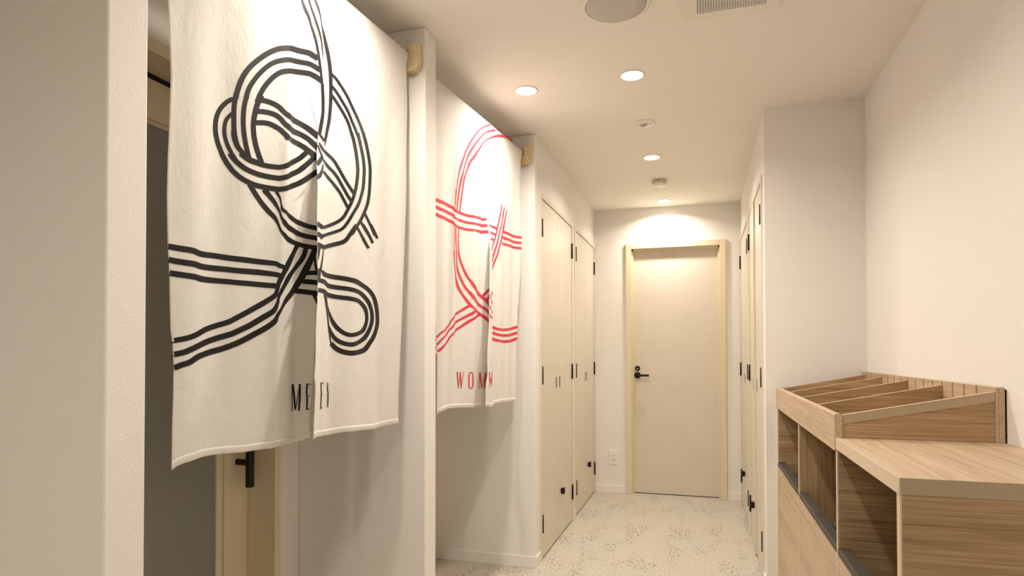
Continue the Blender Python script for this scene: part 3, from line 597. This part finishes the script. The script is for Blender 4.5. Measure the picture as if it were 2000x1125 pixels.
[15153,10950,15218,10946,15151,10617,15216,10611,15132,10223,15189,10215],
[14850,10952,14850,10968,14983,10945,14982,10962],
[15141,10942,15139,10958,15199,10943,15198,10960],
[14852,10229,14849,10244,14936,10225,14933,10240],
[15125,10213,15123,10230,15190,10216,15187,10233],
[15376,10951,15423,10947,15362,10681,15408,10679,15379,10564,15425,10562,15371,10243,15413,10238],
[15381,10935,15380,10957,15443,10937,15443,10958,15503,10931,15504,10952],
[15490,10946,15502,10945,15490,10859,15494,10858],
[15413,10609,15411,10624,15477,10614,15475,10629],
[15472,10660,15476,10660,15474,10617,15478,10617,15470,10567,15474,10567],
[15359,10224,15359,10246,15417,10222,15416,10243,15470,10222,15468,10244],
[15471,10229,15459,10233,15489,10310,15486,10312],
],
('mt', 'R'):[
[15468,10987,15566,10983,15528,10661,15623,10653,15491,10266,15588,10255],
[15459,10977,15451,10996,15619,10972,15617,10991,15789,10959,15792,10978],
[15741,10973,15781,10971,15761,10902,15777,10901],
[15572,10647,15567,10660,15721,10640,15715,10654],
[15700,10679,15715,10678,15711,10644,15726,10643,15709,10593,15725,10592],
[15460,10259,15454,10278,15585,10249,15576,10269,15703,10243,15689,10264],
[15701,10250,15663,10255,15725,10318,15710,10321],
[16322,10953,16369,10950,16296,10766,16377,10762,16358,10600,16435,10595,16362,10215,16433,10208],
[16266,10623,16281,10621,16259,10405,16272,10404,16243,10213,16256,10212],
[16455,10920,16470,10919,16481,10612,16491,10612],
],
('w', 'L'):[
[29482,23234,29540,23156,28534,22833,28625,22775,27612,22328,27750,22300,26913,21767,27085,21766,26470,21339,26648,21350,25967,20735,26122,20754,25735,20375,25912,20401,25480,20014,25663,20040,25239,19512,25390,19542,25120,18983,25182,18993,25024,18169,25052,18171],
[25073,18839,25103,18844,25043,18451,25071,18455,25000,18023,25026,18026],
[30372,23278,30428,23171,28736,22625,28814,22533,28039,22253,28163,22225,27371,21745,27546,21741,26794,21262,27009,21266,26359,20827,26573,20840,26051,20392,26200,20413,25795,19915,25919,19936,25501,19409,25703,19438,25317,18965,25489,18995,25113,18188,25293,18221],
[25311,18899,25441,18924,25172,18429,25335,18462,25086,17939,25238,17967],
[32223,23184,32147,23127,31648,23241,31052,22912,30253,22888,30193,22727,29348,22562,29406,22465,28619,22213,28732,22163,27953,21788,28074,21777,27465,21350,27659,21357,26852,20834,27115,20839,26434,20442,26644,20450,26083,19927,26240,19946,25764,19400,25934,19431,25456,18319,25576,18336],
[25645,18980,25777,19004,25481,18450,25594,18467,25369,17924,25474,17938],
[23205,17924,23324,18071,23707,17923,23830,18072,24401,17962,24582,18126,24858,17978,24936,18083,25025,17862,25104,17951,25373,17843,25452,17963,26024,17870,26091,17995,26780,17950,26840,18079,27807,18108,27850,18233],
[23202,17643,23321,17779,23701,17623,23820,17760,24425,17660,24588,17812,24890,17671,24951,17764,24994,17567,25056,17648,25521,17525,25606,17644,26148,17566,26195,17685,26772,17640,26820,17763,27804,17796,27841,17913],
[23200,17345,23317,17479,23693,17319,23812,17454,24516,17357,24663,17501,24888,17342,24944,17432,25005,17249,25072,17334,25645,17211,25719,17331,26495,17295,26528,17414,27744,17478,27772,17594],
[27830,18033,27826,18162,28028,18072,28028,18202,28234,18114,28237,18246],
[27781,17728,27785,17871,28029,17770,28035,17915,28301,17821,28313,17969],
[27726,17418,27730,17572,28008,17463,28015,17619,28352,17523,28369,17682],
[24960,17292,24978,17295,24934,16528,24956,16531,24921,15957,24948,15961],
[25029,17252,25114,17267,25009,16665,25156,16691,25084,15979,25245,16005],
[25338,17248,25417,17260,25287,16713,25366,16726,25323,16014,25437,16032],
[24917,16174,24966,16182,24934,15685,25003,15697,25007,15162,25163,15186,25124,14839,25305,14881,25356,14516,25570,14590,25937,14182,26117,14269,26532,13834,26705,13930,27702,13577,27875,13682,28431,13275,28577,13391],
[25063,16195,25236,16224,25151,15714,25261,15733,25259,15263,25437,15311,25621,14875,25857,14954,26177,14543,26330,14624,26816,14160,27234,14273,27895,13928,28017,14024,28411,13661,28568,13780],
[25288,16224,25403,16253,25413,15821,25593,15871,25809,15401,26036,15478,26317,15028,26478,15105,26809,14685,27262,14799,27795,14416,27948,14514,28359,14072,28527,14185],
[26346,13992,26434,13897,25797,13794,25925,13705,25071,13525,25206,13470,24773,13251,24829,13219,24567,13002,24666,12970,24026,12808,24271,12766,23606,12681,23713,12624,23254,12482,23356,12420],
[26886,13807,27201,13728,26062,13494,26160,13400,25078,13182,25206,13117,24676,12846,24738,12809,24211,12593,24432,12557,23678,12427,23806,12377,23276,12186,23382,12126],
[27719,13687,27860,13589,26549,13391,26674,13295,25805,13104,25940,13009,25127,12857,25253,12789,24721,12566,24779,12525,24380,12316,24547,12280,23867,12160,24093,12105,23310,11926,23419,11848],
[23232,12411,23302,12412,23231,12296,23301,12297],
[23230,12116,23314,12117,23229,11990,23314,11991],
[23238,11785,23328,11790,23256,11670,23346,11675],
[27960,14420,27837,14496,28213,14629,28086,14703,28510,14868,28355,14937],
[28171,14212,28041,14300,28374,14354,28223,14438,28576,14498,28404,14577],
[28354,14106,28273,14161,28495,14183,28408,14238],
],
('w', 'R'):[
[28379,17898,28529,18016,28895,17921,29010,18033,29448,17883,29551,18015],
[28362,17574,28590,17708,28923,17586,29057,17704,29304,17574,29388,17686],
[28429,17256,28703,17401,29102,17283,29210,17396],
[28219,18208,28287,18243,28337,18160,28411,18197],
[30429,17934,30627,18086,31290,17942,31436,18087,32158,17964,32220,18101,32758,18006,32822,18149],
[30120,17605,30450,17781,31292,17649,31442,17793,32163,17664,32218,17800,32755,17715,32799,17855],
[29772,17275,29950,17419,31134,17345,31251,17484,32166,17380,32218,17515,32741,17414,32793,17555],
[30111,19303,30327,19344,29759,18736,29956,18764,29441,18028,29571,18036,29153,17397,29286,17402,28486,16704,28755,16739],
[30619,19284,30743,19303,30175,18645,30488,18700,29620,17824,29783,17838,29323,17192,29460,17193,28806,16511,29066,16529],
[30939,19215,31048,19229,30675,18630,30844,18651,30080,17849,30502,17916,29594,17203,29775,17213,29279,16579,29420,16579],
[29051,16805,29224,16811,28557,16308,28904,16348,28510,16158,28673,16179],
[29432,16865,29589,16859,29162,16452,29322,16444,28694,16010,28993,16031,28577,15779,28741,15797],
[28367,14744,28709,14784,28508,14576,28826,14610],
[28013,14574,28176,14594,28088,14379,28281,14400],
[28288,14350,28623,14385,28488,14140,28814,14171],
[27972,14053,28159,14074,28066,13871,28295,13894],
[28348,13864,28714,13897,28549,13723,28846,13749],
[27928,13645,28111,13667,28093,13466,28360,13492],
[28389,13585,28754,13614,28562,13459,28851,13481],
[28719,13020,28931,13149,29456,12926,29519,13057,30574,12939,30562,13075,31770,13031,31675,13166,32388,13154,32322,13289],
[28736,12753,28929,12881,29552,12647,29623,12777,30692,12650,30687,12787,31775,12719,31675,12854,32366,12842,32295,12976],
[28680,12467,28902,12593,29455,12362,29517,12492,30680,12342,30683,12479,31783,12402,31671,12536,32357,12541,32272,12672],
],
('wt', 'L'):[
[25231,11003,25346,11004,25291,10659,25415,10658,25366,10305,25439,10303],
[25410,10319,25367,10324,25618,10937,25573,10941],
[25518,10987,25669,10986,25574,10647,25722,10645,25661,10289,25746,10287],
[25725,10302,25682,10307,25952,10975,25919,10979],
[25213,10991,25213,11009,25372,10987,25372,11005],
[25850,10973,25848,10991,25967,10972,25965,10991],
[26253,10836,26337,10832,26248,10623,26332,10620,26248,10369,26332,10365],
[26528,10826,26639,10824,26532,10612,26645,10608,26532,10356,26644,10351],
[26329,10828,26261,10840,26354,10913,26296,10941,26431,10937,26431,10984,26508,10909,26580,10932,26537,10822,26627,10829],
[26256,10368,26323,10377,26296,10273,26351,10299,26429,10229,26429,10276,26577,10259,26508,10292,26632,10351,26542,10367],
[27593,10909,27662,10906,27494,10195,27569,10190],
[27604,10905,27743,10907,27678,10532,27812,10533,27766,10187,27864,10187],
[27846,10197,27798,10205,28246,10865,28204,10872],
[28196,10893,28320,10885,28136,10549,28281,10538,28061,10168,28234,10154],
[27468,10183,27469,10203,27605,10176,27606,10196],
[27593,10897,27591,10920,27742,10896,27740,10918],
],
('wt', 'R'):[
[27666,10923,27833,10923,27827,10621,28003,10619,27992,10377,28182,10371],
[28149,10370,28009,10379,28646,10894,28433,10902],
[27741,10893,27809,10892,27762,10207,27831,10203],
[28541,10898,28746,10891,28474,10536,28714,10525,28348,10225,28656,10207],
[27659,10921,27660,10937,27863,10914,27864,10931],
[28324,10900,28324,10916,28756,10886,28756,10903],
],
}

def sm(x):
    x=np.clip(x,0,1); return x*x*(3-2*x)
POLE_Z=2.284; RS=0.019
def cloth_off(k,side,y,z):
    """offset of the cloth from its hanging plane, k = 0 men, 1 women"""
    y=np.asarray(y,float); z=np.asarray(z,float)
    C=CL[k]
    drop=sm((2.26-z)/0.6)
    u=y-C['y0']
    o=drop*(0.007*np.sin(u*19.0+0.6+0.8*z)+0.004*np.sin(u*43.0+1.0-1.3*z))
    w=sm((C['zs']-z)/0.30)
    cy=np.interp(z,C['cz'],C['cy'])
    o=o+0.009*drop*np.exp(-((y-np.interp(z,C['az'],C['ay']))/0.016)**2)
    if side=='L':
        t=y-cy
        o=o+w*C['lk']*(np.sqrt(np.maximum(t,0)**2+0.004**2)-0.004)*(t>0)
    else:
        ry=np.interp(z,C['rz'],C['ry'])
        t=ry-y
        o=o+w*C['rk']*(np.sqrt(np.maximum(t,0)**2+0.003**2)-0.003)*(t>0)
        o=o+w*C['rf']*np.exp(-np.maximum(y-ry,0)/0.07)
    dz=np.clip(z-POLE_Z,0,RS)
    o=o-RS+np.sqrt(np.maximum(RS*RS-dz*dz,0))
    return o
NX,NY=0.99641,-0.08469

def W(k, side, y, z, lift=0.0):
    o = cloth_off(k, side, y, z)+lift
    px, py = POLE_P[k]
    return np.stack([px+0.085*(y-py)+NX*o, y+NY*o, z], -1)
def grid_mesh(name, V, mat, parent, smooth=True):
    ny, nx = V.shape[:2]
    verts = V.reshape(-1, 3)
    i = np.arange(ny-1)[:, None]*nx+np.arange(nx-1)[None, :]
    F = np.stack([i, i+1, i+1+nx, i+nx], -1).reshape(-1, 4)
    me = bpy.data.meshes.new(name)
    L = Vector((0, 0, 0)); p = parent
    while p is not None: L += p.location; p = p.parent
    me.from_pydata((verts-np.array(L)).tolist(), [], F.tolist()); me.materials.append(mat)
    if smooth: me.polygons.foreach_set('use_smooth', [True]*len(me.polygons))
    o = bpy.data.objects.new(name, me); COL.objects.link(o); o.parent = parent
    return o
def catmull(P, n):
    P = np.asarray(P, float)
    if len(P) == 2: return np.array([P[0]+(P[1]-P[0])*t for t in np.linspace(0, 1, n*2+1)])
    Q = np.vstack([2*P[0]-P[1], P, 2*P[-1]-P[-2]]); out = []
    for i in range(1, len(Q)-2):
        a, b, c, d_ = Q[i-1], Q[i], Q[i+1], Q[i+2]
        for t in np.linspace(0, 1, n, endpoint=False):
            out.append(0.5*((2*b)+(c-a)*t+(2*a-5*b+4*c-d_)*t*t+(3*b-a-3*c+d_)*t**3))
    out.append(P[-1]); return np.array(out)
def prints(name, k, side, rows, mat, parent, lift=0.0012, n=5):
    V = []; F = []
    for r in rows:
        P = np.array(r, float).reshape(-1, 4)*1e-4
        C_ = catmull(P, n)
        m_ = 5
        base = len(V)
        for q in C_:
            for j in range(m_):
                f = j/(m_-1)
                V.append((q[0]*(1-f)+q[2]*f, q[1]*(1-f)+q[3]*f))
        for i in range(len(C_)-1):
            for j in range(m_-1):
                a = base+i*m_+j; F.append((a, a+1, a+1+m_, a+m_))
    V = np.array(V); D = W(k, side, V[:, 0], V[:, 1], lift)
    L = Vector((0, 0, 0)); p = parent
    while p is not None: L += p.location; p = p.parent
    me = bpy.data.meshes.new(name); me.from_pydata((D-np.array(L)).tolist(), [], F); me.materials.append(mat)
    me.polygons.foreach_set('use_smooth', [True]*len(F))
    o = bpy.data.objects.new(name, me); COL.objects.link(o); o.parent = parent
    return o
def noren(k, label, ink, keys):
    C = CL[k]; px, py = POLE_P[k]
    ym = (C['y0']+py)/2
    t = thing('noren_curtain', label, 'curtain', (px+0.085*(ym-py), ym, 0.93), 'split curtains in the entrances')
    for side in 'LR':
        NA = 110
        a = np.linspace(0, 1, NA)
        # hanging face
        zz = np.concatenate([np.linspace(0, 1, 190)])
        if side == 'L': ya_t, yb_t = (C['lz'], C['ly']), (C['sLz'], C['sLy']); bz = (C['bLy'], C['bLz'])
        else: ya_t, yb_t = (C['sRz'], C['sRy']), (C['ez'], C['ey']); bz = (C['bRy'], C['bRz'])
        rows = []
        ylo0 = np.interp(0.95, *ya_t); yhi0 = np.interp(0.95, *yb_t)
        zb_ = np.interp(ylo0+(yhi0-ylo0)*a, *bz)
        for f in zz:
            z = zb_+(POLE_Z-zb_)*f
            y = np.interp(z, *ya_t)*(1-a)+np.interp(z, *yb_t)*a
            rows.append(W(k, side, y, z))
        # sleeve over the pole, then a short flap down the back
        y = np.interp(POLE_Z, *ya_t)*(1-a)+np.interp(POLE_Z, *yb_t)*a
        top = []
        for th in np.linspace(0, PI, 15)[1:]:
            z = np.full(NA, POLE_Z+RS*math.sin(th))
            o_ = -RS+RS*math.cos(th)
            top.append(np.stack([px+0.085*(y-py)+NX*o_, y+NY*o_, z], -1))
        for dz in (0.02, 0.04, 0.06):
            o_ = -2*RS+0.012*dz/0.06
            top.append(np.stack([px+0.085*(y-py)+NX*o_, y+NY*o_, np.full(NA, POLE_Z-dz)], -1))
        p_ = grid_mesh('cloth_panel', np.array(rows+top), MCLOTH, t)
        md = p_.modifiers.new('thickness', 'SOLIDIFY'); md.thickness = 0.0012; md.offset = 0
        # stitched hem along the bottom edge
        hz = []
        for f in (0.0, 0.004, 0.008, 0.012, 0.0165, 0.017):
            z = zb_+f+0.0005
            y = np.interp(z, *ya_t)*(1-a)+np.interp(z, *yb_t)*a
            hz.append(W(k, side, y, z, 0.0017 if 0 < f < 0.017 else 0.0006))
        grid_mesh('hem', np.array(hz), MCLOTH, p_)
        # bands that stand apart on the cloth, and every letter, are pieces of their own
        def cuts(rows, n):
            o_, i = [], 0
            for c in n: o_.append(rows[i:i+c]); i += c
            if i < len(rows): o_.append(rows[i:])
            return o_
        for r_ in cuts(PRINT[(keys[0], side)], {(1, 'R'): (12, 7, 3)}.get((k, side), ())):
            prints('printed_lines', k, side, r_, ink, p_)
        for r_ in cuts(PRINT[(keys[1], side)], {(0, 'L'): (8, 8), (0, 'R'): (7, 3), (1, 'L'): (6, 4, 6)}.get((k, side), ())):
            prints('letter', k, side, r_, ink, p_, 0.0016)
    return t
noren(0, 'white cotton split curtain with a black knotted line drawing and the letters MEN', MINKB, ('m', 'mt'))
noren(1, 'white cotton split curtain with a red knotted line drawing and the letters WOM', MINKR, ('w', 'wt'))
for k, (ya, yb, lab) in enumerate(((Y0+T0, Y1-0.013, 'round wooden pole carrying the curtain with black lines'), (Y1+T1, Y2-0.013, 'round wooden pole carrying the curtain with red lines'))):
    px, py = POLE_P[k]
    pt = lambda y: (px+0.085*(y-py)-RS, y, POLE_Z)
    bm = bmesh.new(); cyl(bm, pt(ya+0.001), pt(yb), 0.0150, n=28)
    tag(mk('curtain_pole', bm, WPOLE), lab, 'pole', 'curtain poles')

def bracket(k, yw, label):
    """oak block on the face y = yw, open notch for the pole, back plate behind"""
    px, py = POLE_P[k]
    xp = px+0.085*(yw-0.02-py)-RS                        # pole axis
    xe = {0: -0.994, 1: -0.8985}[k]                      # right edge
    z0, z1 = 2.226, 2.328
    t = thing('pole_bracket', label, 'bracket', (xp, yw, z0), 'oak pole brackets')
    xl = xp-0.050
    bm = bmesh.new()
    prism(bm, [(xl+0.016, z0), (xe-0.019, z0), (xe, z0+0.020), (xe, z1-0.004), (xe-0.004, z1), (xp+0.0195, z1), (xp+0.0195, z1-0.010), (xl, z1-0.010), (xl, z0+0.016)], 'y', yw-0.012, yw)
    mk('back_plate', bm, WOAK, t, 0.0015)
    arc = [(xp+0.0185*math.cos(a), POLE_Z+0.0185*math.sin(a)) for a in np.linspace(0, -PI, 15)]
    poly = [(xl+0.016, z0), (xe-0.019, z0), (xe, z0+0.020), (xe, z1-0.006), (xe-0.006, z1), (xp+0.0185, z1)]+arc+[(xp-0.0185, z1-0.02), (xl, z1-0.02), (xl, z0+0.016)]
    bm = bmesh.new(); prism(bm, poly, 'y', yw-0.036, yw-0.0118)
    mk('hook_block', bm, WOAK, t, 0.0015)
    for z in (2.258, 2.308):
        bm = bmesh.new(); cyl(bm, ((xp+0.0185+xe)/2+0.001, yw-0.0365, z), ((xp+0.0185+xe)/2+0.001, yw-0.030, z), 0.0085, n=20)
        mk('dowel_plug', bm, WPLUG, t)
bracket(0, Y1, 'pale oak pole bracket on the partition beside the black-line curtain')
bracket(1, Y2, 'pale oak pole bracket on the wall corner beside the red-line curtain')
